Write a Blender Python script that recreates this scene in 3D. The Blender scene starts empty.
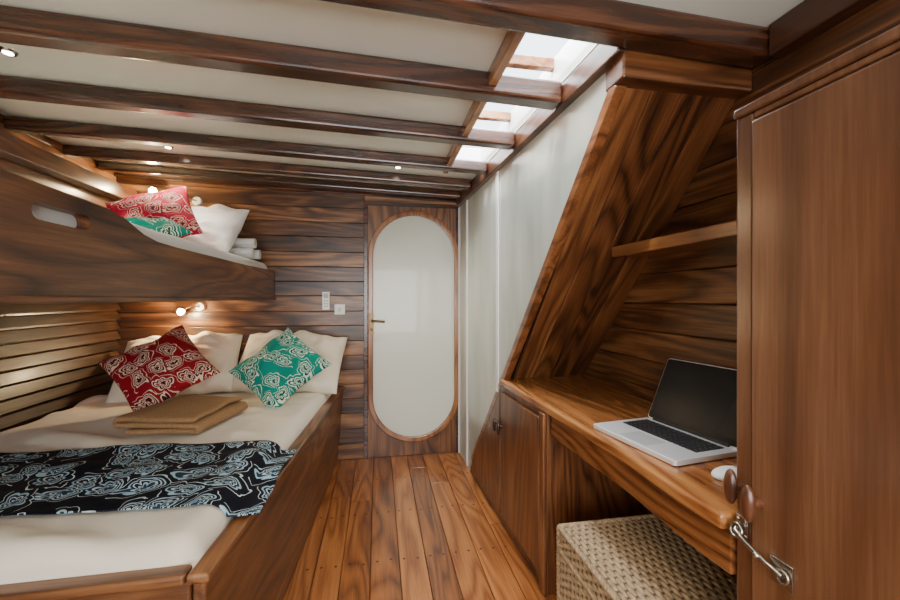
import bpy, bmesh, math, random
from mathutils import Vector, Matrix, Euler, noise
random.seed(11)
S=bpy.context.scene
COL=S.collection

# ------------------------------------------------------------ materials
def nt(name):
    m=bpy.data.materials.new(name); m.use_nodes=True
    t=m.node_tree; b=t.nodes['Principled BSDF']
    return m,t,b
def lk(t,a,b): t.links.new(a,b)
def N(t,k,**kw):
    n=t.nodes.new(k)
    for a,v in kw.items():
        setattr(n,a,v)
    return n
def math_(t,op,a,b=None,c=None):
    n=N(t,'ShaderNodeMath',operation=op)
    for i,v in enumerate((a,b,c)):
        if v is None: continue
        if hasattr(v,'is_linked'): lk(t,v,n.inputs[i])
        else: n.inputs[i].default_value=v
    return n.outputs[0]
def ramp(t,fac,stops,interp='LINEAR'):
    r=N(t,'ShaderNodeValToRGB'); lk(t,fac,r.inputs[0])
    r.color_ramp.interpolation=interp
    e=r.color_ramp.elements
    while len(e)<len(stops): e.new(.5)
    for i,(p,c) in enumerate(stops):
        e[i].position=p; e[i].color=(c[0],c[1],c[2],1)
    return r.outputs[0]
def wood(name,dark,mid,light,axis='Y',rough=.38,coat=.25,var=.55,ring=26,sc=4.0,bump=.10,blotch=.75,fib=.65):
    m,t,b=nt(name)
    g=lambda c:(c[0]*.97,c[1]*1.02,c[2]*1.02)
    dark,mid,light=g(dark),g(mid),g(light)
    tc=N(t,'ShaderNodeTexCoord')
    at=N(t,'ShaderNodeAttribute'); at.attribute_name='rnd'
    off=math_(t,'MULTIPLY',at.outputs['Fac'],31.7)
    def vec(s):
        st={'X':(s,1,1),'Y':(1,s,1),'Z':(1,1,s)}[axis]
        v=N(t,'ShaderNodeVectorMath',operation='MULTIPLY'); lk(t,tc.outputs['Object'],v.inputs[0]); v.inputs[1].default_value=st
        va=N(t,'ShaderNodeVectorMath',operation='ADD'); lk(t,v.outputs[0],va.inputs[0]); lk(t,off,va.inputs[1])
        return va.outputs[0]
    va=vec(.13); vb=vec(.035)
    n1=N(t,'ShaderNodeTexNoise'); lk(t,va,n1.inputs['Vector']); n1.inputs['Scale'].default_value=sc; n1.inputs['Detail'].default_value=2; n1.inputs['Distortion'].default_value=.35
    s=math_(t,'SINE',math_(t,'MULTIPLY',n1.outputs['Fac'],ring*3.2))
    s=math_(t,'MULTIPLY_ADD',s,.5,.5)
    s=math_(t,'POWER',s,.5)
    n2=N(t,'ShaderNodeTexNoise'); lk(t,vb,n2.inputs['Vector']); n2.inputs['Scale'].default_value=130; n2.inputs['Detail'].default_value=5; n2.inputs['Roughness'].default_value=.65
    n3=N(t,'ShaderNodeTexNoise'); lk(t,va,n3.inputs['Vector']); n3.inputs['Scale'].default_value=6; n3.inputs['Detail'].default_value=7; n3.inputs['Roughness'].default_value=.62
    f=math_(t,'MULTIPLY',s,.32)
    f=math_(t,'MULTIPLY_ADD',n2.outputs['Fac'],fib,f)
    f=math_(t,'MULTIPLY_ADD',n3.outputs['Fac'],blotch,f)
    f=math_(t,'MULTIPLY_ADD',math_(t,'SUBTRACT',at.outputs['Fac'],.5),var*.8,f)
    f=math_(t,'SUBTRACT',f,.20+fib*.5+blotch*.5-.5)
    c=ramp(t,f,[(.15,dark),(.5,mid),(.88,light)])
    lk(t,c,b.inputs['Base Color'])
    b.inputs['Roughness'].default_value=rough
    b.inputs['Coat Weight'].default_value=coat
    b.inputs['Coat Roughness'].default_value=.2
    bp=N(t,'ShaderNodeBump'); bp.inputs['Strength'].default_value=bump; bp.inputs['Distance'].default_value=.002
    lk(t,n2.outputs['Fac'],bp.inputs['Height']); lk(t,bp.outputs[0],b.inputs['Normal'])
    return m
def plain(name,col,rough=.5,metal=0,coat=0,noise_amt=0,nscale=8,bump=0,bscale=30,sheen=0,spec=None,stretch=None):
    m,t,b=nt(name)
    tc=N(t,'ShaderNodeTexCoord')
    co=tc.outputs['Object']
    if stretch:
        mp=N(t,'ShaderNodeMapping'); lk(t,co,mp.inputs['Vector']); mp.inputs['Scale'].default_value=stretch; co=mp.outputs[0]
    n=N(t,'ShaderNodeTexNoise'); lk(t,co,n.inputs['Vector']); n.inputs['Scale'].default_value=nscale; n.inputs['Detail'].default_value=3
    k=1-noise_amt
    c=ramp(t,n.outputs['Fac'],[(.3,tuple(x*k for x in col)),(.7,col)])
    lk(t,c,b.inputs['Base Color'])
    b.inputs['Roughness'].default_value=rough; b.inputs['Metallic'].default_value=metal
    b.inputs['Coat Weight'].default_value=coat; b.inputs['Sheen Weight'].default_value=sheen
    if spec is not None: b.inputs['Specular IOR Level'].default_value=spec
    if bump:
        n2=N(t,'ShaderNodeTexNoise'); lk(t,tc.outputs['Object'],n2.inputs['Vector']); n2.inputs['Scale'].default_value=bscale; n2.inputs['Detail'].default_value=3
        bp=N(t,'ShaderNodeBump'); bp.inputs['Strength'].default_value=bump; bp.inputs['Distance'].default_value=.01
        lk(t,n2.outputs['Fac'],bp.inputs['Height']); lk(t,bp.outputs[0],b.inputs['Normal'])
    return m
def batik(name,ground,line,inner,scale=9,off=0,line2=None,el=.30):
    """batik cloud motif: scalloped, swirling clouds with nested outlines scattered on a plain ground"""
    m,t,b=nt(name)
    tc=N(t,'ShaderNodeTexCoord')
    mp=N(t,'ShaderNodeMapping'); lk(t,tc.outputs['Object'],mp.inputs['Vector']); mp.inputs['Location'].default_value=(off,off*.7,0); mp.inputs['Scale'].default_value=(scale,scale,0)
    nz=N(t,'ShaderNodeTexNoise'); lk(t,mp.outputs[0],nz.inputs['Vector']); nz.inputs['Scale'].default_value=1.1; nz.inputs['Detail'].default_value=1
    wv=N(t,'ShaderNodeVectorMath',operation='MULTIPLY_ADD'); lk(t,nz.outputs['Color'],wv.inputs[0]); wv.inputs[1].default_value=(.7,.7,0); lk(t,mp.outputs[0],wv.inputs[2])
    w=N(t,'ShaderNodeTexVoronoi',voronoi_dimensions='2D'); lk(t,wv.outputs[0],w.inputs['Vector']); w.inputs['Scale'].default_value=1; w.inputs['Randomness'].default_value=.65
    d=N(t,'ShaderNodeVectorMath',operation='SUBTRACT'); lk(t,wv.outputs[0],d.inputs[0]); lk(t,w.outputs['Position'],d.inputs[1])
    sp=N(t,'ShaderNodeSeparateXYZ'); lk(t,d.outputs[0],sp.inputs[0])
    cs=N(t,'ShaderNodeSeparateColor'); lk(t,w.outputs['Color'],cs.inputs[0])
    th=math_(t,'ARCTAN2',sp.outputs[1],sp.outputs[0])
    ph=math_(t,'MULTIPLY',cs.outputs[0],6.283)
    r=w.outputs['Distance']
    e2=math_(t,'COSINE',math_(t,'MULTIPLY_ADD',th,2,ph))
    r1=math_(t,'MULTIPLY',r,math_(t,'MULTIPLY_ADD',e2,el,1))
    sc=math_(t,'ABSOLUTE',math_(t,'SINE',math_(t,'ADD',math_(t,'MULTIPLY_ADD',th,3.0,ph),math_(t,'MULTIPLY',r,4))))
    r1=math_(t,'SUBTRACT',r1,math_(t,'MULTIPLY',sc,.085))
    sw=math_(t,'MULTIPLY',math_(t,'SINE',math_(t,'ADD',th,math_(t,'MULTIPLY_ADD',r,9,ph))),.055)
    r1=math_(t,'ADD',r1,sw)
    l2=line2 or line
    g=math_(t,'ADD',r1,.2)
    st=[(0,inner),(.235,line),(.285,ground),(.335,l2),(.365,inner),(.43,line),(.485,ground),(.62,l2),(.645,ground)]
    lk(t,ramp(t,g,st,'CONSTANT'),b.inputs['Base Color']); b.inputs['Roughness'].default_value=.8
    b.inputs['Specular IOR Level'].default_value=.2
    n2=N(t,'ShaderNodeTexNoise'); lk(t,tc.outputs['Object'],n2.inputs['Vector']); n2.inputs['Scale'].default_value=14
    bp=N(t,'ShaderNodeBump'); bp.inputs['Strength'].default_value=.3; bp.inputs['Distance'].default_value=.02
    lk(t,n2.outputs['Fac'],bp.inputs['Height']); lk(t,bp.outputs[0],b.inputs['Normal'])
    return m
def emis(name,col,st):
    m,t,b=nt(name); b.inputs['Base Color'].default_value=(*col,1)
    b.inputs['Emission Color'].default_value=(*col,1); b.inputs['Emission Strength'].default_value=st
    return m

D=(.030,.009,.004)
floor_m=wood('floor_teak',(.085,.023,.007),(.245,.074,.018),(.47,.175,.050),'Y',.30,.3,.36,blotch=.65)
wallX_m=wood('wall_teak_x',(.018,.006,.003),(.100,.035,.012),(.42,.185,.070),'X',.40,.2,.42,blotch=1.2)
wallY_m=wood('wall_teak_y',D,(.115,.040,.013),(.37,.155,.056),'Y',.38,.2,.4,blotch=1.1)
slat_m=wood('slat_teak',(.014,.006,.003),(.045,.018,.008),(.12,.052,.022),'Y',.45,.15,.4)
beam_m=wood('beam_teak',(.012,.0035,.002),(.052,.016,.007),(.17,.057,.023),'X',.27,.45,.1)
beamY_m=wood('beam_teak_y',(.016,.005,.003),(.062,.020,.008),(.17,.060,.024),'Y',.30,.35,.1)
bedY_m=wood('bed_teak_y',D,(.132,.047,.017),(.33,.138,.050),'Y',.38,.2,.2,blotch=.9)
bedX_m=wood('bed_teak_x',D,(.132,.047,.017),(.33,.138,.050),'X',.38,.2,.2)
desk_m=wood('desk_teak',(.10,.029,.009),(.29,.098,.027),(.52,.225,.074),'Y',.25,.42,.2)
cab_m=wood('cabinet_teak',(.038,.012,.005),(.150,.048,.016),(.31,.12,.040),'Z',.34,.3,.3,blotch=.6)
ward_m=wood('wardrobe_teak',(.066,.025,.012),(.130,.050,.022),(.225,.098,.047),'Z',.26,.5,.05,ring=14,sc=2.5,blotch=.6,fib=.5)
door_m=wood('door_teak',D,(.130,.044,.015),(.36,.15,.050),'Z',.36,.3,.2,blotch=1.0)
knob_m=wood('knob_teak',(.04,.012,.006),(.095,.030,.013),(.18,.06,.024),'Z',.32,.35,.2)
ceil_m=plain('ceiling_panel_paint',(.92,.94,.83),.28,0,.25,.05,2)
pan_m=plain('frosted_panel',(.66,.70,.62),.24,0,.35,.42,2.2,stretch=(1,1.4,.45))
glass_m=plain('door_frosted_glass',(.70,.71,.60),.30,0,.3,.10,1.2)
white_m=plain('white_plastic',(.82,.82,.80),.35)
strip_m=plain('white_strip',(.88,.89,.87),.3)
gap_m=plain('dark_gap',(.010,.004,.002),.8)
plug_m=plain('dark_plug',(.045,.014,.006),.5)
sheet_m=plain('cream_sheet',(.84,.755,.62),.85,0,0,.08,3,.35,7,.15)
pil_m=plain('cream_pillow',(.77,.69,.555),.85,0,0,.10,3,.5,11,.1)
wpil_m=plain('white_linen',(.88,.88,.87),.85,0,0,.05,3,.5,10,.1)
tow_m=plain('brown_towel',(.42,.235,.105),.95,0,0,.3,140,.7,240,0)
CR=(.80,.62,.48)
red_m=batik('red_batik',(.26,.004,.012),CR,(.06,.002,.006),10,3.4)
mag_m=batik('magenta_batik',(.52,.010,.05),(.88,.66,.56),(.25,.006,.022),10,3)
teal_m=batik('teal_batik',(.0,.24,.18),(.66,.80,.64),(.0,.08,.07),10,5)
blue_m=batik('indigo_batik',(.003,.004,.009),(.36,.53,.64),(.012,.035,.065),8.5,9,(.60,.70,.74))
alu_m=plain('aluminium',(.82,.83,.84),.30,.5)
blk_m=plain('black_gloss',(.006,.006,.008),.25,0,0,spec=.3)
key_m=plain('key_black',(.010,.010,.012),.45)
chrome_m=plain('steel',(.55,.52,.46),.27,1,0,.3,60)
brass_m=plain('aged_brass',(.16,.10,.05),.35,.9)
wick_m=plain('wicker',(.43,.295,.165),.5,0,.1,.5,60,.2,200)
lamp_e=emis('lamp_glow',(1,.86,.55),150)
down_e=emis('downlight_glow',(1,.9,.75),30)

# ------------------------------------------------------------ mesh builder
class B:
    def __init__(s): s.v=[];s.f=[];s.mi=[];s.sm=[];s.r=[]
    def add(s,vs,fs,mi=0,sm=False,r=None,M=None):
        o=len(s.v); r=random.random() if r is None else r
        for p in vs:
            p=Vector(p)
            if M is not None: p=M@p
            s.v.append(p); s.r.append(r)
        for f in fs:
            s.f.append([i+o for i in f]); s.mi.append(mi); s.sm.append(sm)
    def box(s,x0,x1,y0,y1,z0,z1,mi=0,r=None,M=None):
        vs=[(x0,y0,z0),(x1,y0,z0),(x1,y1,z0),(x0,y1,z0),(x0,y0,z1),(x1,y0,z1),(x1,y1,z1),(x0,y1,z1)]
        s.add(vs,[(0,3,2,1),(4,5,6,7),(0,1,5,4),(1,2,6,5),(2,3,7,6),(3,0,4,7)],mi,False,r,M)
    def hexa(s,bot,top,mi=0,r=None):
        n=len(bot)
        s.add(list(bot)+list(top),[tuple(range(n))[::-1],tuple(range(n,2*n))]+[(i,(i+1)%n,(i+1)%n+n,i+n) for i in range(n)],mi,False,r)
    def cyl(s,p0,p1,r0,r1=None,n=20,mi=0,M=None):
        r1=r0 if r1 is None else r1
        p0=Vector(p0);p1=Vector(p1);d=(p1-p0).normalized()
        a=d.orthogonal().normalized();b=d.cross(a)
        vs=[]
        for p,r in((p0,r0),(p1,r1)):
            for i in range(n):
                t=2*math.pi*i/n; vs.append(p+(a*math.cos(t)+b*math.sin(t))*r)
        fs=[(i,(i+1)%n,(i+1)%n+n,i+n) for i in range(n)]
        s.add(vs,fs,mi,True,None,M)
        s.add(vs[:n],[tuple(range(n))[::-1]],mi,False,None,M); s.add(vs[n:],[tuple(range(n))],mi,False,None,M)
    def ell(s,c,rad,n=20,m=12,mi=0,M=None):
        c=Vector(c); vs=[];fs=[]
        for j in range(m+1):
            p=math.pi*j/m
            for i in range(n):
                t=2*math.pi*i/n
                vs.append(c+Vector((rad[0]*math.sin(p)*math.cos(t),rad[1]*math.sin(p)*math.sin(t),rad[2]*math.cos(p))))
        for j in range(m):
            for i in range(n):
                fs.append((j*n+i,(j+1)*n+i,(j+1)*n+(i+1)%n,j*n+(i+1)%n))
        s.add(vs,fs,mi,True,None,M)
    def tube(s,pts,r,n=10,mi=0,closed=False,M=None):
        pts=[Vector(p) for p in pts];K=len(pts);vs=[];fs=[]
        up=None
        for k in range(K):
            if closed: d=pts[(k+1)%K]-pts[k-1]
            else: d=pts[min(k+1,K-1)]-pts[max(k-1,0)]
            d.normalize()
            if up is None: up=d.orthogonal().normalized()
            up=(up-d*up.dot(d)).normalized(); b=d.cross(up)
            rr=r[k] if isinstance(r,(list,tuple)) else r
            for i in range(n):
                t=2*math.pi*i/n; vs.append(pts[k]+(up*math.cos(t)+b*math.sin(t))*rr)
        for k in range(K if closed else K-1):
            k2=(k+1)%K
            for i in range(n):
                fs.append((k*n+i,k*n+(i+1)%n,k2*n+(i+1)%n,k2*n+i))
        if not closed:
            fs.append(tuple(range(n))[::-1]); fs.append(tuple(range((K-1)*n,K*n)))
        s.add(vs,fs,mi,True,None,M)
    def holed(s,outer,holes,fn,depth,mi=0,r=None):
        bm=bmesh.new()
        for lp in [outer]+holes:
            vv=[bm.verts.new((p[0],p[1],0)) for p in lp]
            for i in range(len(vv)): bm.edges.new((vv[i],vv[(i+1)%len(vv)]))
        bmesh.ops.triangle_fill(bm,use_beauty=True,use_dissolve=False,edges=bm.edges[:])
        bm.verts.index_update()
        pts=[(v.co.x,v.co.y) for v in bm.verts]
        n=len(pts); fs=[]
        for f in bm.faces:
            ids=[v.index for v in f.verts]
            fs.append(tuple(ids)); fs.append(tuple(i+n for i in ids[::-1]))
        for e in bm.edges:
            if len(e.link_faces)==1:
                a,b=e.verts[0].index,e.verts[1].index
                fs.append((a,b,b+n,a+n))
        bm.free()
        s.add([fn(p[0],p[1],0) for p in pts]+[fn(p[0],p[1],depth) for p in pts],fs,mi,False,r)
    def obj(s,name,mats,parent=None,bevel=0,M=None,seg=2,sub=0,fixn=True):
        me=bpy.data.meshes.new(name); me.from_pydata([tuple(v) for v in s.v],[],s.f)
        for m in (mats if isinstance(mats,(list,tuple)) else [mats]): me.materials.append(m)
        for p,mi,sm in zip(me.polygons,s.mi,s.sm): p.material_index=mi; p.use_smooth=sm
        a=me.attributes.new('rnd','FLOAT','POINT')
        a.data.foreach_set('value',s.r)
        if fixn:
            bm=bmesh.new(); bm.from_mesh(me); bmesh.ops.recalc_face_normals(bm,faces=bm.faces[:]); bm.to_mesh(me); bm.free()
        o=bpy.data.objects.new(name,me); COL.objects.link(o)
        if M is not None: o.matrix_world=M
        if parent is not None: o.parent=parent
        if bevel:
            md=o.modifiers.new('bevel','BEVEL'); md.width=bevel; md.segments=seg; md.limit_method='ANGLE'; md.angle_limit=math.radians(40)
        if sub:
            md=o.modifiers.new('sub','SUBSURF'); md.levels=sub; md.render_levels=sub
        return o
def empty(name,loc=(0,0,0)):
    o=bpy.data.objects.new(name,None); COL.objects.link(o); o.location=loc; o.empty_display_size=.1
    return o
def planks(b,fn,l0,l1,w0,w1,width,maxlen=None,gap=.0025):
    w=w0;i=0
    while w<w1-.005:
        ww=min(w+width*random.uniform(.94,1.06),w1)
        cuts=[l0]
        if maxlen:
            c=l0+random.uniform(.3,1)*maxlen
            while c<l1-.25: cuts.append(c); c+=maxlen*random.uniform(.7,1.2)
        cuts.append(l1)
        for a,c in zip(cuts,cuts[1:]): fn(b,a+gap*.4,c-gap*.4,w+gap/2,ww-gap/2)
        w=ww
XL,XR,YB,YF,ZC=-1.74,1.13,3.06,-1.25,1.99
def wx(y): return .70-.04*(y-1.1)
def cam_(x): return .032*(.6-x)          # deck camber
def shear(b):
    for v in b.v: v.z+=cam_(v.x)

# ------------------------------------------------------------ floor
b=B()
planks(b,lambda b,a,c,w,ww:b.box(w,ww,a,c,-.03,0),YF,YB+.05,XL,XR+.1,.122,2.6,gap=.0028)
b.box(XL,XR+.1,YF,YB+.05,-.06,-.012,1)
for i in range(25):
    for yy in [k*.42+.17 for k in range(-3,8)]:
        xx=XL+.028+i*.122
        for dx in (0,.062):
            X=xx+dx
            if X<-.5 or X>1.1: continue
            Y=yy+random.uniform(-.008,.008)
            vs=[(X+.0065*math.cos(t*math.pi/5),Y+.0065*math.sin(t*math.pi/5),.0006) for t in range(10)]
            b.add(vs,[tuple(range(10))],2)
b.obj('floor',[floor_m,gap_m,plug_m],bevel=.0012,seg=1)

# ------------------------------------------------------------ walls
ZW2=2.08
b=B()
planks(b,lambda b,a,c,w,ww:b.box(a,c,YB,YB+.02,w,ww),XL,-.10,0,ZW2,.112)
planks(b,lambda b,a,c,w,ww:b.box(a,c,YB,YB+.02,w,ww),-.10,.65,1.90,2.02,.12)
planks(b,lambda b,a,c,w,ww:b.box(a,c,YB,YB+.02,w,ww),.65,XR+.1,0,1.99,.112)
b.box(XL,-.10,YB+.012,YB+.06,0,ZW2,1); b.box(-.1,.65,YB+.022,YB+.06,0,2.02,1); b.box(.65,XR+.1,YB+.012,YB+.06,0,1.99,1)
b.obj('wall_back',[wallX_m,gap_m],bevel=.003)
b=B()
planks(b,lambda b,a,c,w,ww:b.box(XL-.02,XL,a,c,w,ww),YF,YB,0,ZW2,.12,2.2)
b.box(XL-.06,XL-.012,YF,YB+.05,0,ZW2,1)
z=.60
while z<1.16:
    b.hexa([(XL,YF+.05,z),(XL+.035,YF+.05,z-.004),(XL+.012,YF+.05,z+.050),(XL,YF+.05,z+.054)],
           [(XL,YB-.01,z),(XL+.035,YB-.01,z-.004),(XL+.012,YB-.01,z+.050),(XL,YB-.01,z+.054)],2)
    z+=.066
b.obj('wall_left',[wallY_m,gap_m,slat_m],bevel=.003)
b=B(); b.box(XL,XL+.13,YF,YB-.005,1.84,1.93); b.box(XL,XL+.05,YF,YB-.005,1.60,1.84)
b.obj('trim_left',[beamY_m],bevel=.006)
b=B()
planks(b,lambda b,a,c,w,ww:b.box(XR,XR+.02,a,c,w,ww),YF,YB,0,1.99,.118,2.4)
b.box(XR+.012,XR+.06,YF,YB+.05,0,1.99,1)
b.obj('wall_right',[wallY_m,gap_m],bevel=.004)
b=B(); b.box(XR-.05,XR,YF,.95,1.88,1.97); b.obj('trim_right',[beamY_m],bevel=.006)
b=B()
fn=lambda b,a,c,w,ww:b.box(a,c,YF-.02,YF,w,ww)
planks(b,fn,XL,XR+.1,0,.55,.11); planks(b,fn,XL,XR+.1,1.75,ZW2,.12)
planks(b,fn,XL,-1.2,.55,1.75,.12); planks(b,fn,.75,XR+.1,.55,1.75,.12)  # opening left in this unseen wall for the added fill light
b.obj('wall_front',[wallX_m],bevel=.003)
b=B()
for (a,c,d,e) in((-1.23,-1.17,.52,1.78),(.72,.78,.52,1.78),(-.25,-.21,.55,1.75)): b.box(a,c,YF-.03,YF+.012,d,e)
for (d,e) in((.52,.58),(1.72,1.78)): b.box(-1.17,.72,YF-.03,YF+.012,d,e)
b.obj('fill_opening_frame',[bedX_m],bevel=.004)  # unseen window frame, added to go with the rear fill light

# ------------------------------------------------------------ ceiling with skylight opening
sx0,sy0,sy1=.41,1.035,2.36
def sx1(y): return wx(y)-.03
b=B()
def ypoly(pts,z0,z1,mi=0): b.hexa([(p[0],p[1],z0) for p in pts],[(p[0],p[1],z1) for p in pts],mi)
ypoly([(XL-.05,YF),(sx0,YF),(sx0,YB+.05),(XL-.05,YB+.05)],ZC,ZC+.03)
ypoly([(sx0,YF),(XR+.1,YF),(XR+.1,sy0),(sx0,sy0)],ZC,ZC+.03)
ypoly([(sx0,sy1),(XR+.1,sy1),(XR+.1,YB+.05),(sx0,YB+.05)],ZC,ZC+.03)
ypoly([(sx1(sy0),sy0),(XR+.1,sy0),(XR+.1,sy1),(sx1(sy1),sy1)],ZC,ZC+.03)
shear(b)
b.obj('ceiling',[ceil_m])
b=B()
b.box(sx0-.03,sx0,sy0,sy1,ZC-.045,ZC+.12,0)
b.hexa([(sx1(sy0),sy0,ZC),(sx1(sy0)+.03,sy0,ZC),(sx1(sy1)+.03,sy1,ZC),(sx1(sy1),sy1,ZC)],[(sx1(sy0),sy0,ZC+.12),(sx1(sy0)+.03,sy0,ZC+.12),(sx1(sy1)+.03,sy1,ZC+.12),(sx1(sy1),sy1,ZC+.12)],1)
b.box(sx0,sx1(sy0),sy0-.03,sy0,ZC,ZC+.12,1); b.box(sx0,sx1(sy1),sy1,sy1+.03,ZC,ZC+.12,1)
for y in (1.42,1.87): b.box(sx0,sx1(y),y,y+.03,ZC+.08,ZC+.12,0)
b.obj('window_1',[desk_m,strip_m],bevel=.003)
ys=[(.955,.080,.080),(1.35,.075,.08),(1.80,.07,.07),(2.22,.065,.065),(2.58,.06,.06),(2.86,.055,.055)]
for i,(y,w,h) in enumerate(ys):
    b=B(); xr=XR-.002 if i==0 else sx1(y)-.002
    b.box(XL+.002,xr,y,y+w,ZC-h,ZC-.001); shear(b)
    b.obj('ceiling_beam',[beam_m],bevel=.012,seg=3)
b=B(); b.box(XL+.002,.62,YB-.035,YB-.001,ZC-.05,ZC-.001); shear(b); b.obj('trim_back',[beam_m],bevel=.006)
b=B()
y0,y1=1.037,YB-.036
b.hexa([(wx(y0)-.03,y0,1.905),(wx(y0)+.01,y0,1.905),(wx(y1)+.01,y1,1.905),(wx(y1)-.03,y1,1.905)],
       [(wx(y0)-.03,y0,ZC-.006),(wx(y0)+.01,y0,ZC-.006),(wx(y1)+.01,y1,ZC-.006),(wx(y1)-.03,y1,ZC-.006)])
b.obj('trim_skylight',[beamY_m],bevel=.005)
dl=[(-1.15,2.47),(.12,2.46),(-1.25,1.62),(-.1,.45),(-.9,.55),(-.3,-.5)]  # entries nearest the camera are unseen downlights added to brighten the room
for x,y in dl:
    e=empty('ceiling_downlight',(x,y,ZC+cam_(x)))
    b=B(); b.cyl((0,0,0),(0,0,-.008),.026,.022,24); b.obj('rim',[chrome_m],e)
    b=B(); b.cyl((0,0,-.0082),(0,0,-.0095),.014,.014,20); b.obj('lens',[down_e],e)
    l=bpy.data.lights.new('downlight_beam','SPOT'); l.energy=20; l.color=(1,.86,.68); l.spot_size=math.radians(125); l.spot_blend=.9; l.shadow_soft_size=.03
    o=bpy.data.objects.new('beam',l); COL.objects.link(o); o.parent=e; o.location=(0,0,-.02)

# ------------------------------------------------------------ stairwell partition, stair underside
Y0,Z0,Y1,Z1=1.09,1.84,2.67,.09
b=B()
zl=lambda y: Z0-(y-Y0)*(Z0-Z1)/(Y1-Y0)
def part(ya,yb,off=0):
    pa=[(ya,1.91),(ya,max(0,zl(ya)))]
    pb=[(yb,max(0,zl(yb))),(yb,1.91)]
    mid=[(2.745,0.0)] if ya<2.745<yb else []
    loop=pa+mid+pb
    b.hexa([(wx(y)+off,y,z) for y,z in loop],[(wx(y)+off+.02,y,z) for y,z in loop],0)
part(1.12,2.14); part(2.15,2.80); part(2.805,3.055)
b.obj('wall_stairwell',[pan_m],bevel=.002)
b=B()
for ya,yb in((2.125,2.165),(2.79,2.815),(3.035,3.058)):
    zb=max(0,zl(yb))+.03 if yb<2.7 else .0
    b.hexa([(wx(ya)-.008,ya,zb),(wx(ya)-.001,ya,zb),(wx(yb)-.001,yb,zb),(wx(yb)-.008,yb,zb)],
           [(wx(ya)-.008,ya,1.904),(wx(ya)-.001,ya,1.904),(wx(yb)-.001,yb,1.904),(wx(yb)-.008,yb,1.904)])
b.obj('trim_panel_strip',[strip_m],bevel=.002)
ang=math.atan2(Z1-Z0,Y1-Y0); Ls=math.hypot(Z1-Z0,Y1-Y0)
MS=Matrix.Translation((0,Y0,Z0))@Matrix.Rotation(ang,4,'X')
e=empty('staircase')
b=B()
planks(b,lambda b,a,c,w,ww:b.box(w,ww,a,c,0,.025),-.02,Ls-.05,.725,XR-.002,.102)
b.box(.725,XR-.002,-.02,Ls-.05,.02,.05,1)
o=b.obj('underside',[wood('stair_teak',(.034,.011,.005),(.160,.053,.017),(.39,.158,.052),'Y',.32,.35,.35,blotch=1.0),gap_m],e,bevel=.003,M=MS)
b=B()
dn=Vector((0,math.sin(-ang),math.cos(ang)))
pts=[]
for t,q in((0,-.016),(Ls,-.016),(Ls,.022),(0,.022)):
    y=Y0+(Y1-Y0)*t/Ls+dn.y*q; z=Z0+(Z1-Z0)*t/Ls+dn.z*q
    pts.append((y,z))
b.hexa([(wx(y)-.006,y,z) for y,z in pts],[(wx(y)+.03,y,z) for y,z in pts],r=.5)
b.obj('stringer',[wood('stringer_teak',D,(.20,.065,.02),(.38,.15,.05),'Y',.3,.4,.1,blotch=.3)],e,bevel=.003)
b=B()
for k in range(7):
    yy=1.25+k*.19; zz=zl(yy)
    b.box(.73,XR-.01,yy+.10,yy+.34,zz+.06,zz+.085)
b.obj('treads',[bedX_m],e,bevel=.003)
b=B()
b.box(.692,XR-.002,1.040,1.135,1.835,1.93,r=.4); b.box(.690,XR-.002,1.041,1.15,1.93,ZC-.022,r=.3)
b.obj('header_beam',[wood('header_teak',D,(.13,.042,.014),(.30,.115,.038),'X',.3,.5,.3)],e,bevel=.006)

# ------------------------------------------------------------ back door
e=empty('door_1')
cx,hw,zt,zb_=.273,.313,1.832,.140
def stadium(hw,zb,zt,n=24):
    p=[]
    for i in range(n+1):
        t=math.pi*i/n; p.append((cx+hw*math.cos(t),zt-hw+hw*math.sin(t)))
    for i in range(n+1):
        t=math.pi+math.pi*i/n; p.append((cx+hw*math.cos(t),zb+hw+hw*math.sin(t)))
    return p
b=B(); b.holed([(-.092,.003),(.638,.003),(.638,1.895),(-.092,1.895)],[stadium(hw,zb_,zt)],lambda u,v,w:(u,YB+w*.6,v),.035,r=.5)
b.obj('leaf',[door_m],e)
b=B(); b.holed(stadium(hw+.034,zb_-.034,zt+.034),[stadium(hw-.004,zb_+.004,zt-.004)],lambda u,v,w:(u,YB-.018+w,v),.0178,r=.5)
b.obj('oval_moulding',[wood('moulding_teak',(.10,.03,.010),(.28,.095,.028),(.42,.17,.055),'Z',.25,.5,.2)],e,bevel=.006,seg=3)
b=B(); p=stadium(hw+.001,zb_-.001,zt+.001); b.hexa([(u,YB+.010,v) for u,v in p],[(u,YB+.018,v) for u,v in p])
b.obj('frosted_glass',[glass_m],e)
b=B(); b.box(-.105,-.075,YB-.012,YB,0,1.90); b.box(.60,.63,YB-.01,YB,0,1.9); b.box(-.105,.63,YB-.012,YB,1.895,1.925)
b.obj('frame',[beam_m],e,bevel=.003)
b=B()
b.box(-.064,-.033,YB-.024,YB-.018,.93,1.09); b.cyl((-.048,YB-.022,1.03),(-.048,YB-.065,1.03),.009); b.tube([(-.048,YB-.06,1.03),(-.01,YB-.066,1.03),(.05,YB-.062,1.025)],[.010,.009,.008])
b.ell((-.048,YB-.026,.965),(.008,.004,.011))
b.obj('lever_handle',[brass_m],e,bevel=.002)

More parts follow.
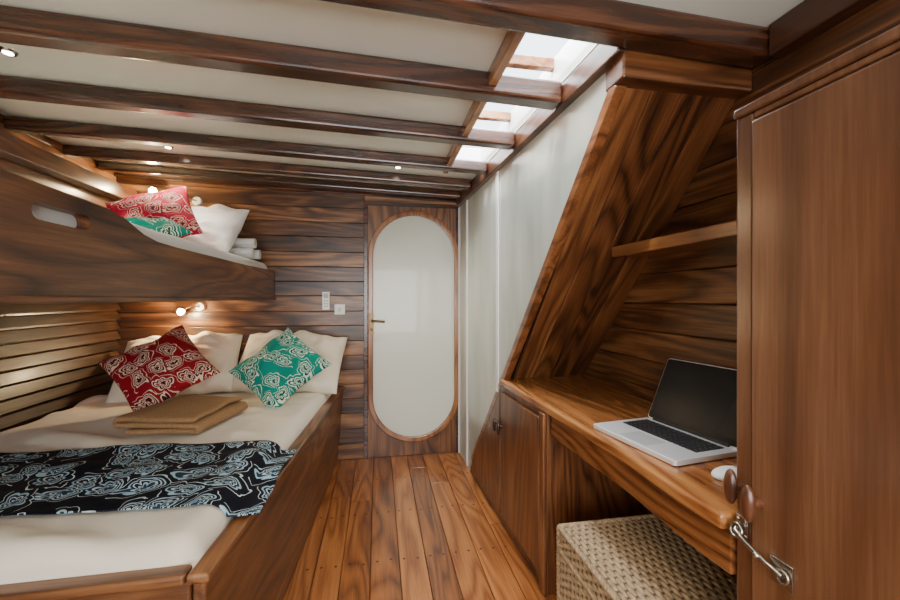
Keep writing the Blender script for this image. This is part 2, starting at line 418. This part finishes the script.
# ------------------------------------------------------------ wall fittings
b=B(); b.box(-.400,-.350,YB-.022,YB-.002,1.115,1.245,0); b.box(-.392,-.358,YB-.0232,YB-.021,1.20,1.235,1)
for i in range(3):
    for j in range(2): b.box(-.389+j*.018,-.377+j*.018,YB-.0235,YB-.021,1.135+i*.02,1.146+i*.02,1)
b.obj('air_conditioner_remote',[white_m,plain('grey_plastic',(.35,.38,.36),.4)],bevel=.004)
b=B(); b.box(-.315,-.240,YB-.012,YB-.001,1.08,1.155,0); b.box(-.306,-.249,YB-.014,YB-.011,1.089,1.146,0); b.box(-.288,-.267,YB-.018,YB-.013,1.10,1.13,1)
b.obj('light_switch',[white_m,plain('cream_plastic',(.6,.58,.5),.4)],bevel=.003)
def reading(loc,energy,tipv):
    e=empty('reading_lamp',loc)
    b=B(); b.cyl((0,0,0),(0,-.018,0),.032,.028,24); b.obj('wall_rose',[white_m],e,bevel=.003)
    tv=Vector(tipv)
    b=B(); b.tube([(0,-.015,0),(tv.x*.4,-.05,tv.z*.3+.01),(tv.x,tv.y,tv.z)],.005); b.obj('stalk',[chrome_m],e)
    d=Vector((.15,-.8,-.45)).normalized()
    b=B(); b.cyl(tv-d*.02,tv+d*.025,.014,.026,20); b.obj('shade',[chrome_m],e)
    b=B(); b.ell(tv+d*.028,(.019,.019,.019)); b.obj('bulb',[lamp_e],e)
    l=bpy.data.lights.new('lamp','POINT'); l.energy=energy; l.color=(1,.74,.40); l.shadow_soft_size=.02
    o=bpy.data.objects.new('lamp_light',l); COL.objects.link(o); o.parent=e; o.location=tv+d*.06
reading((-1.24,YB,1.875),10,(-.24,-.07,.05))
reading((-1.22,YB,1.14),12,(-.09,-.07,-.02))

# ------------------------------------------------------------ double bed
tx=lambda y:-.40+.075*(y-1.03); bx=lambda y:-.405+.055*(y-1.03)
def br(y): return tx(y)-.048
bed=empty('double_bed')
b=B()
ZR=.55
YR=1.04
b.hexa([(bx(YR),YR,0),(bx(3.05),3.05,0),(bx(3.05)-.03,3.05,0),(bx(YR)-.03,YR,0)],
       [(tx(YR)-.004,YR,ZR-.02),(tx(3.05)-.004,3.05,ZR-.02),(tx(3.05)-.034,3.05,ZR-.02),(tx(YR)-.034,YR,ZR-.02)],r=.4)
b.hexa([(tx(YR)+.006,YR-.01,ZR-.025),(tx(3.05)+.006,3.05,ZR-.025),(tx(3.05)-.045,3.05,ZR-.025),(tx(YR)-.045,YR-.01,ZR-.025)],
       [(tx(YR)+.006,YR-.01,ZR),(tx(3.05)+.006,3.05,ZR),(tx(3.05)-.045,3.05,ZR),(tx(YR)-.045,YR-.01,ZR)],r=.8)
b.obj('side_board',[bedY_m],bed,bevel=.007,seg=3)
b=B(); b.box(XL+.003,-.436,YR,YR+.03,0,ZR-.02); b.box(XL+.003,-.447,YR-.01,YR+.04,ZR-.025,ZR)
b.obj('foot_board',[bedX_m],bed,bevel=.007,seg=3)
b=B(); b.box(XL+.003,-.46,1.09,YB-.01,.30,.36); b.obj('base',[bedX_m],bed)
YM0=1.075
def zm(x,y,ztop=.60,r=.06):
    dx=min(x-(XL+.04),br(y)-x); dy=min(y-YM0,3.045-y)
    ax=max(0,r-dx); ay=max(0,r-dy); q=min(r,math.hypot(ax,ay)); h=ztop-r+math.sqrt(max(0,r*r-q*q))
    n=noise.noise(Vector((x*3,y*2.2,0)))*.006+noise.noise(Vector((x*9,y*6,3)))*.006
    ridge=max(0,noise.noise(Vector((x*2.5+y*5,y*2-x*3,7)))-.10)*.045
    return h+n+ridge
b=B(); nx,ny=120,170; vs=[];fs=[]
us=[0]+[ .5-.5*math.cos(math.pi*i/(nx-2)) for i in range(nx-1)]+[1]
for j in range(ny+1):
    y=YM0+(3.045-YM0)*(.5-.5*math.cos(math.pi*j/ny))
    for i in range(len(us)):
        x=XL+.04+us[i]*(br(y)-XL-.04)
        z=zm(x,y) if 0<i<len(us)-1 else .37
        if j in(0,ny): z=.37
        vs.append((x,y,z))
W=len(us)
for j in range(ny):
    for i in range(W-1): fs.append((j*W+i,j*W+i+1,(j+1)*W+i+1,(j+1)*W+i))
b.add(vs,fs,0,True); b.obj('mattress',[sheet_m],bed)
# runner
b=B(); vs=[];fs=[]; nx,ny=130,40
for j in range(ny+1):
    v=j/ny
    for i in range(nx+1):
        u=i/nx
        s_=(XL+.05)+u*1.385
        y=(1.29-.04*u)+v*(.50+.02*(1-u))+.006*math.sin(u*14)
        xe=br(y)-.020
        if s_<xe: x=s_; z=zm(x,y)+.007
        else:
            q=s_-xe; x=xe+q*.72+.004*math.sin(v*9)*min(1,q*15); z=max(ZR+.008,zm(min(x,br(y)-.002),y)+.008)
        z+=.003*math.sin(v*17+u*5)*.6+.003
        vs.append((x,y,z))
W=nx+1
for j in range(ny):
    for i in range(nx): fs.append((j*W+i,j*W+i+1,(j+1)*W+i+1,(j+1)*W+i))
b.add(vs,fs,0,True)
o=b.obj('bed_runner',[blue_m])
md=o.modifiers.new('s','SOLIDIFY'); md.thickness=.004; md.offset=1

def cushion(name,w,h,T,mat,loc,tilt,inplane=0,yaw=0,concave=.09,seed=0,pw=.5,sag=0,wr=.012,cy=1.3):
    b=B(); n=34; vs=[];fs=[]
    ts=[math.sin(math.pi/2*(2*i/n-1)) for i in range(n+1)]
    idx={}
    for side in (1,-1):
        for j,v in enumerate(ts):
            for i,u in enumerate(ts):
                edge=i in(0,n) or j in(0,n)
                if edge and side==-1: idx[(side,i,j)]=idx[(1,i,j)]; continue
                x=u*w/2*(1-concave*(1-v*v)); y=v*h/2*(1-concave*cy*(1-u*u))
                t=((1-u*u)**pw)*((1-v*v)**pw)*T/2*side
                t*=1+.3*noise.noise(Vector((u*1.6+seed,v*1.6,side)))
                if not edge:
                    e_=(1-u*u)*(1-v*v)
                    t+=wr*noise.noise(Vector((u*3.5+seed,v*3.5,5)))*(1-u*u)+wr*1.1*abs(noise.noise(Vector((u*4+v*3+seed,v*5-u*2,8))))*e_**.5
                y+=.04*h*noise.noise(Vector((u*2+seed,1,2)))*(v>0)*abs(v)
                y-=sag*(1-u*u)*(1+v)*.5*h
                idx[(side,i,j)]=len(vs); vs.append((x,y,t))
        for j in range(n):
            for i in range(n):
                q=(idx[(side,i,j)],idx[(side,i+1,j)],idx[(side,i+1,j+1)],idx[(side,i,j+1)])
                fs.append(q if side==1 else q[::-1])
    b.add(vs,fs,0,True)
    M=Matrix.Translation(loc)@Matrix.Rotation(math.radians(yaw),4,'Z')@Matrix.Rotation(math.radians(tilt),4,'X')@Matrix.Rotation(math.radians(inplane),4,'Z')
    return b.obj(name,[mat],M=M,sub=1)
cushion('pillow',.68,.46,.25,pil_m,(-1.245,2.83,.765),46,3,5,.03,1,.5,-.03,.055)
cushion('pillow',.68,.46,.25,pil_m,(-.575,2.84,.765),46,-3,-4,.03,2,.5,-.03,.055)
cushion('throw_cushion',.43,.43,.16,red_m,(-1.19,2.48,.81),50,36,8,.08,3)
cushion('throw_cushion',.42,.42,.16,teal_m,(-.565,2.50,.79),50,50,-8,.08,4)
# folded towel: one strip of terry cloth folded over twice
e=empty('folded_towel',(-.90,2.11,.617)); e.rotation_euler=(0,0,math.radians(-9))
Lh=.170
def arc(cx0,cz,r,a0,a1,n=8): return [(cx0+r*math.cos(math.radians(a0+(a1-a0)*i/n)),cz+r*math.sin(math.radians(a0+(a1-a0)*i/n))) for i in range(n+1)]
lay=lambda xa,xb,z,n=14:[(xa+(xb-xa)*i/n,z) for i in range(n+1)]
path=lay(-Lh*.8,Lh,.006)+arc(Lh,.018,.012,-90,90)[1:-1]+lay(Lh,-Lh,.030)+arc(-Lh,.042,.012,270,90)[1:-1]+lay(-Lh,Lh*.96,.054)
b=B(); vs=[];fs=[]; m=30
for j in range(m+1):
    yy=-.2+.4*j/m
    for (px_,pz_) in path:
        k=pz_/.054
        puff=.018*k*(1-(px_/.2)**2)*(1-(yy/.2)**4)
        vs.append((px_*(1+.02*math.sin(yy*14+k*3))+.008*math.sin(yy*9),yy*(1-.02*k)+.006*math.sin(px_*15+k*4),pz_+puff+.008*k*noise.noise(Vector((px_*8,yy*8,2)))))
K=len(path)
for j in range(m):
    for i in range(K-1): fs.append((j*K+i,j*K+i+1,(j+1)*K+i+1,(j+1)*K+i))
b.add(vs,fs,0,True); o=b.obj('cloth',[tow_m],e,fixn=False)
md=o.modifiers.new('s','SOLIDIFY'); md.thickness=.022; md.offset=0
md=o.modifiers.new('sub','SUBSURF'); md.levels=1; md.render_levels=1

# ------------------------------------------------------------ upper bunk
bunk=empty('bunk_bed')
XB=-.73
outer=[(-.4,1.195),(3.05,1.195),(3.052,1.34)]
for i in range(7):
    t=math.pi/2*i/6; outer.append((3.052-.05+.05*math.cos(t),1.345+.05*math.sin(t)))
outer+=[(2.4,1.387),(1.62,1.387),(1.50,1.390),(1.42,1.402),(1.33,1.432),(1.25,1.446),(1.15,1.450),(-.4,1.475)]
slot=[]
for i in range(9):
    t=-math.pi/2+math.pi*i/8; slot.append((1.16+.019*math.cos(t),1.391+.019*math.sin(t)))
for i in range(9):
    t=math.pi/2+math.pi*i/8; slot.append((1.02+.019*math.cos(t),1.391+.019*math.sin(t)))
b=B(); b.holed(outer,[slot],lambda u,v,w:(XB-w,u,v),.03,r=.35); b.obj('front_board',[bedY_m],bunk)
b=B(); b.box(XB-.008,XB+.010,-.4,3.05,1.188,1.205); b.obj('lower_lip',[bedY_m],bunk,bevel=.004)
b=B(); b.box(XL+.003,XB-.031,-.4,3.05,1.20,1.225); 
for k in range(6): b.box(XL+.003,XB-.031,-.2+k*.6,-.15+k*.6,1.225,1.25)
b.obj('base',[bedX_m],bunk)
b=B(); vs=[];fs=[]; nx,ny=50,110
x0,x1,y0,y1=XL+.06,XB-.034,-.35,3.035
for j in range(ny+1):
    y=y0+(y1-y0)*(.5-.5*math.cos(math.pi*j/ny))
    for i in range(nx+1):
        x=x0+(x1-x0)*(.5-.5*math.cos(math.pi*i/nx)); r=.05
        ax=max(0,r-min(x-x0,x1-x)); ay=max(0,r-min(y-y0,y1-y)); q=min(r,math.hypot(ax,ay))
        z=1.45-r+math.sqrt(r*r-q*q)+.005*noise.noise(Vector((x*5,y*4,9)))
        if i in(0,nx) or j in(0,ny): z=1.26
        vs.append((x,y,z))
W=nx+1
for j in range(ny):
    for i in range(nx): fs.append((j*W+i,j*W+i+1,(j+1)*W+i+1,(j+1)*W+i))
b.add(vs,fs,0,True); b.obj('mattress',[wpil_m],bunk)
cushion('pillow',.60,.42,.22,wpil_m,(-1.14,2.74,1.605),50,3,-14,.03,6,.5,-.02,.05)
cushion('pillow',.56,.42,.20,wpil_m,(-1.43,2.88,1.60),55,0,4,.03,8,.5,-.02,.05)
cushion('throw_cushion',.39,.39,.15,mag_m,(-1.165,2.36,1.625),56,24,2,.08,7)
cushion('throw_cushion',.33,.33,.11,teal_m,(-1.06,2.05,1.508),20,40,-6,.08,9)
e=empty('rolled_towel',(-.90,2.79,1.492))
for k,(dx,dy,dz) in enumerate(((0,0,0),(.015,.10,.0),(.0,.05,.068))):
    b=B(); n=60
    prof=[]
    for i in range(n):
        t=2*math.pi*2.6*i/n; r=.010+.028*i/n; prof.append((r*math.cos(t),r*math.sin(t)))
    vs=[];fs=[]
    for j in range(2):
        for (p,q) in prof: vs.append((-.10+.20*j+dx,p+dy,q+dz))
    for i in range(n-1): fs.append((i,i+1,n+i+1,n+i))
    b.add(vs,fs,0,True); o=b.obj('roll_%d'%(k+1),[wpil_m],e,fixn=False)
    md=o.modifiers.new('s','SOLIDIFY'); md.thickness=.008

# ------------------------------------------------------------ desk + cabinet
desk=empty('built_in_desk')
front=[]
for i in range(25):
    t=i/24; y=2.07-t*(2.07-.688)
    x=wx(y)-.022-.030*max(0,(t-.70)/.30)*math.sin(min(1,(t-.70)/.30 if t>.7 else 0)*math.pi*.75)
    front.append((x,y))
loop=front+[(XR-.002,.688),(XR-.002,2.07)]
b=B(); b.hexa([(x,y,.735) for x,y in loop],[(x,y,.77) for x,y in loop],r=.6); b.obj('top',[desk_m],desk,bevel=.009,seg=3)
b=B()
fr=[p for p in front if p[1]<1.53]
fr=[(wx(1.51)+.0,1.51)]+[(x+.022,y) for x,y in fr[1:]]
b.hexa([(x,y,.645) for x,y in fr]+[(x+.022,y,.645) for x,y in fr[::-1]],[(x,y,.734) for x,y in fr]+[(x+.022,y,.734) for x,y in fr[::-1]],r=.5)
b.obj('apron',[wood('apron_teak',D,(.17,.056,.017),(.35,.135,.043),'Y',.27,.45,.3,blotch=.5)],desk,bevel=.003)
b=B(); b.box(XR-.03,XR-.003,.69,1.52,0,.734); b.obj('back_panel',[cab_m],desk)
cab=desk
b=B()
cx_=lambda y: wx(y)-.012
def cpoly(lst,o0,o1,mi=0,r=None):
    b.hexa([(cx_(y)+o0,y,z) for y,z in lst],[(cx_(y)+o1,y,z) for y,z in lst],mi,r)
cpoly([(1.52,0),(1.52,.733),(2.055,.733),(2.64,.085),(2.70,0)],0.001,.02,0)
b.box(cx_(1.52)+.02,XR-.003,1.52,1.545,0,.733,0)
b.obj('cabinet_carcass',[cab_m],cab,bevel=.003)
b=B(); cpoly([(1.575,.06),(1.575,.705),(2.035,.705),(2.035,.06)],-.014,0.0,r=.5); b.obj('cabinet_door_1',[cab_m],cab,bevel=.004)
b=B(); cpoly([(2.045,.06),(2.045,.70),(2.055,.70),(2.60,.095),(2.62,.06)],-.014,0.0,r=.4); b.obj('cabinet_door_2',[cab_m],cab,bevel=.004)
b=B(); cpoly([(1.52,0),(1.52,.733),(1.565,.733),(1.565,0)],-.016,0.001,r=.7); b.obj('cabinet_corner_post',[cab_m],cab,bevel=.004)
b=B()
for y in (2.01,2.075):
    z=.53
    b.cyl((cx_(y)-.013,y,z),(cx_(y)-.03,y,z),.007)
    b.ell((cx_(y)-.034,y,z-.01),(.009,.010,.036))
b.obj('cabinet_knobs',[plain('dark_handle',(.03,.010,.005),.3,0,.4)],cab)

b=B()
zz=1.372; ye=1.47
b.hexa([(.955,.69,zz),(XR-.002,.69,zz),(XR-.002,ye+.01,zz),(.955,ye+.01,zz)],[(.955,.69,zz+.02),(XR-.002,.69,zz+.02),(XR-.002,ye-.015,zz+.02),(.955,ye-.015,zz+.02)],r=.6)
b.box(.935,.957,.69,ye+.015,zz-.006,zz+.036,r=.8)
b.obj('wall_shelf',[wood('shelf_teak',D,(.19,.067,.022),(.38,.16,.054),'Y',.3,.4,.2,blotch=.5)],bevel=.004)

# ------------------------------------------------------------ wardrobe
wd=empty('wardrobe')
XW=.70; YW=.682; ZW=1.553
b=B()
b.box(XW,XW+.025,.645,YW,0,ZW); b.box(XW,XW+.025,-.35,.645,ZW-.012,ZW); b.box(XW,XW+.025,-.35,.645,0,.06); b.box(XW,XW+.025,-.40,-.35,0,ZW)
b.box(XW+.0255,XR-.003,YW-.025,YW,0,ZW); b.box(XW+.0255,XR-.003,-.40,-.375,0,ZW); b.box(XW-.004,XR-.003,-.40,YW+.003,ZW+.001,ZW+.020)
b.obj('carcass',[ward_m],wd,bevel=.004)
b=B(); b.box(XW-.010,XW+.014,-.345,.641,.065,ZW-.018,r=.45); b.obj('door',[ward_m],wd,bevel=.006,seg=3)
b=B()
for y,z in((.668,.835),(.622,.825)):
    xo=XW if y>.645 else XW-.010
    b.cyl((xo,y,z),(xo-.020,y,z),.008)
    b.ell((xo-.026,y,z),(.011,.013,.034))
b.obj('toggle_knobs',[knob_m],wd)
b=B()
b.box(XW-.004,XW,.652,.678,.735,.775); b.box(XW-.014,XW-.010,.560,.600,.700,.745)
b.tube([(XW-.010,.668,.757),(XW-.020,.664,.752),(XW-.022,.64,.742),(XW-.022,.60,.730),(XW-.018,.575,.722)],.0045)
rg=[(XW-.018+.003*math.sin(t*math.pi/8),.664+.012*math.cos(t*math.pi/8),.752+.012*math.sin(t*math.pi/8)) for t in range(16)]
b.tube(rg,.0028,closed=True)
rg=[(XW-.018,.575+.011*math.cos(t*math.pi/8),.722+.011*math.sin(t*math.pi/8)) for t in range(16)]
b.tube(rg,.0028,closed=True)
b.ell((XW-.026,.615,.735),(.006,.006,.006)); b.cyl((XW-.01,.58,.722),(XW-.026,.58,.722),.004)
for y,z in((.657,.741),(.673,.741),(.657,.769),(.673,.769)): b.ell((XW-.004,y,z),(.002,.0025,.0025))
b.obj('hook_latch',[chrome_m],wd,bevel=.001)

# ------------------------------------------------------------ wicker hamper
hm=empty('wicker_hamper')
hx0,hx1,hy0,hy1,hz=.60,.985,.74,1.26,.43
b=B()
def weave(O,U,V,Nn,cu=.025,cv=.0125,A=.0075):
    O,U,V,Nn=map(Vector,(O,U,V,Nn)); lu,lv=U.length,V.length
    nu=int(lu/cu*6); nv=int(lv/cv*5); vs=[];fs=[]
    for j in range(nv+1):
        v=j/nv*lv/cv
        for i in range(nu+1):
            u=i/nu*lu/cu
            row=math.floor(v+1e-6)
            h=A*(abs(math.sin(math.pi*v))**.6)*(.56+.44*math.sin(math.pi*u+math.pi*row))
            vs.append(O+U*(i/nu)+V*(j/nv)+Nn*h)
    for j in range(nv):
        for i in range(nu): fs.append((j*(nu+1)+i,j*(nu+1)+i+1,(j+1)*(nu+1)+i+1,(j+1)*(nu+1)+i))
    b.add(vs,fs,0,True)
W_,H_=hx1-hx0,hy1-hy0
weave((hx0,hy0,hz),(0,H_,0),(W_,0,0),(0,0,1))
weave((hx0,hy0,.02),(0,H_,0),(0,0,hz-.02),(-1,0,0))
weave((hx1,hy0,.02),(0,H_,0),(0,0,hz-.02),(1,0,0))
weave((hx0,hy0,.02),(W_,0,0),(0,0,hz-.02),(0,-1,0))
weave((hx0,hy1,.02),(W_,0,0),(0,0,hz-.02),(0,1,0))
q=.0012
b.box(hx0-q,hx1+q,hy0-q,hy1+q,.02,hz+q,1)  # dark box fills the weave valleys, hole shade put into its colour
b.obj('woven_body',[wick_m,plain('wicker_gap_shade',(.10,.06,.03),.8)],hm,fixn=False)
b=B()
def braid(p,q,r=.009):
    p,q=Vector(p),Vector(q);d=q-p;n=int(d.length/.006);a=d.orthogonal().normalized();c=d.normalized().cross(a)
    for ph in (0,2.1,4.2):
        b.tube([p+d*k/n+(a*math.cos(k*.9+ph)+c*math.sin(k*.9+ph))*r*.5 for k in range(n+1)],r*.6,6)
c4=[(hx0,hy0),(hx1,hy0),(hx1,hy1),(hx0,hy1)]
for i in range(4):
    p,q=c4[i],c4[(i+1)%4]
    for z in (hz,hz-.07,.015): braid((p[0],p[1],z),(q[0],q[1],z),.009)
    braid((p[0],p[1],.012),(p[0],p[1],hz))
b.obj('braided_edges',[wick_m],hm,fixn=False)

# ------------------------------------------------------------ laptop
lp=empty('laptop',(.697,1.219,.771)); lp.rotation_euler=(0,0,math.atan2(-.99,.137))
w,d=.325,.232
def rrect(w0,w1,d0,d1,r,n=6):
    p=[]
    for (cx0,cy0,a0) in((w1-r,d1-r,0),(w0+r,d1-r,90),(w0+r,d0+r,180),(w1-r,d0+r,270)):
        for i in range(n+1):
            t=math.radians(a0+90*i/n); p.append((cx0+r*math.cos(t),cy0+r*math.sin(t)))
    return p
b=B(); p=rrect(0,w,0,d,.012); b.hexa([(x,y,.001) for x,y in p],[(x,y,.015) for x,y in p]); b.obj('base',[alu_m],lp,bevel=.002)
b=B()
for r_ in range(6):
    y=.102+r_*.0183; n=14
    cols=[(.025+i*.01975,.025+i*.01975+.0165) for i in range(n)]
    if r_==0: cols=cols[:4]+[(cols[4][0],cols[8][1])]+cols[9:]
    for a,c in cols: b.box(a,c,y,y+(.0155 if r_<5 else .010),.0145,.0175)
b.obj('keys',[key_m],lp,bevel=.0008,seg=1)
b=B(); p=rrect(.110,.215,.012,.088,.004); b.hexa([(x,y,.0150) for x,y in p],[(x,y,.0154) for x,y in p]); b.obj('trackpad',[plain('trackpad',(.60,.61,.63),.35,.5)],lp)
ML=Matrix.Translation((0,d-.004,.016))@Matrix.Rotation(math.radians(65),4,'X')
def lid(bb,name,mats,bev=0):
    o=bb.obj(name,mats,bevel=bev); o.parent=lp; o.matrix_local=ML; return o
b=B(); p=rrect(0,w,.0,.222,.011); b.hexa([(x,y,-.008) for x,y in p],[(x,y,-.001) for x,y in p]); lid(b,'lid',[alu_m],.0015)
b=B(); p=rrect(.003,w-.003,.004,.219,.009); b.hexa([(x,y,-.001) for x,y in p],[(x,y,.0002) for x,y in p]); lid(b,'bezel',[blk_m])
b=B(); b.box(.018,w-.018,.022,.203,.0002,.0006); lid(b,'screen',[plain('screen_off',(.008,.009,.011),.2,0,0,spec=.3)])
b=B(); b.cyl((.03,d-.004,.016),(w-.03,d-.004,.016),.006,None,14); b.obj('hinge',[key_m],lp)
b=B(); b.ell((0,0,0),(.050,.029,.016),24,12); b.ell((.02,0,.012),(.008,.003,.005),12,8,1)
for v in b.v:
    if v.z<-.004: v.z=-.004
b.obj('computer_mouse',[white_m,plain('grey_wheel',(.3,.3,.3),.4)],M=Matrix.Translation((.835,.83,.7755))@Matrix.Rotation(math.radians(10),4,'Z'))

# ------------------------------------------------------------ light
wrd=bpy.data.worlds.new('sky'); S.world=wrd; wrd.use_nodes=True
wt=wrd.node_tree; bg=wt.nodes['Background']; bg.inputs[0].default_value=(.86,.93,1,1); bg.inputs[1].default_value=5
def area(name,loc,rot,sx,sy,en,col):
    l=bpy.data.lights.new(name,'AREA'); l.shape='RECTANGLE'; l.size=sx; l.size_y=sy; l.energy=en; l.color=col
    o=bpy.data.objects.new(name,l); COL.objects.link(o); o.location=loc; o.rotation_euler=rot; return o
area('rear_fill',(-.22,YF-.06,1.15),(math.radians(90),0,0),1.85,1.15,54,(1,.96,.90))  # added soft fill behind the camera, set at a made-up window
area('skylight_daylight',(.53,1.70,ZC+.5),(0,0,0),.5,1.6,95,(.94,.97,1))
sun=bpy.data.lights.new('sun','SUN'); sun.energy=3.5; sun.angle=math.radians(3); sun.color=(1,.93,.8)
o=bpy.data.objects.new('sun',sun); COL.objects.link(o); o.rotation_euler=(math.radians(12),math.radians(-35),0)

# ------------------------------------------------------------ camera
c=bpy.data.cameras.new('camera'); cam=bpy.data.objects.new('camera',c); COL.objects.link(cam)
cam.location=(0,0,1.2); cam.rotation_euler=(math.radians(90),0,-math.atan(72/400)); c.lens=16; c.sensor_width=36; c.shift_y=-.002; c.clip_start=.02
S.camera=cam
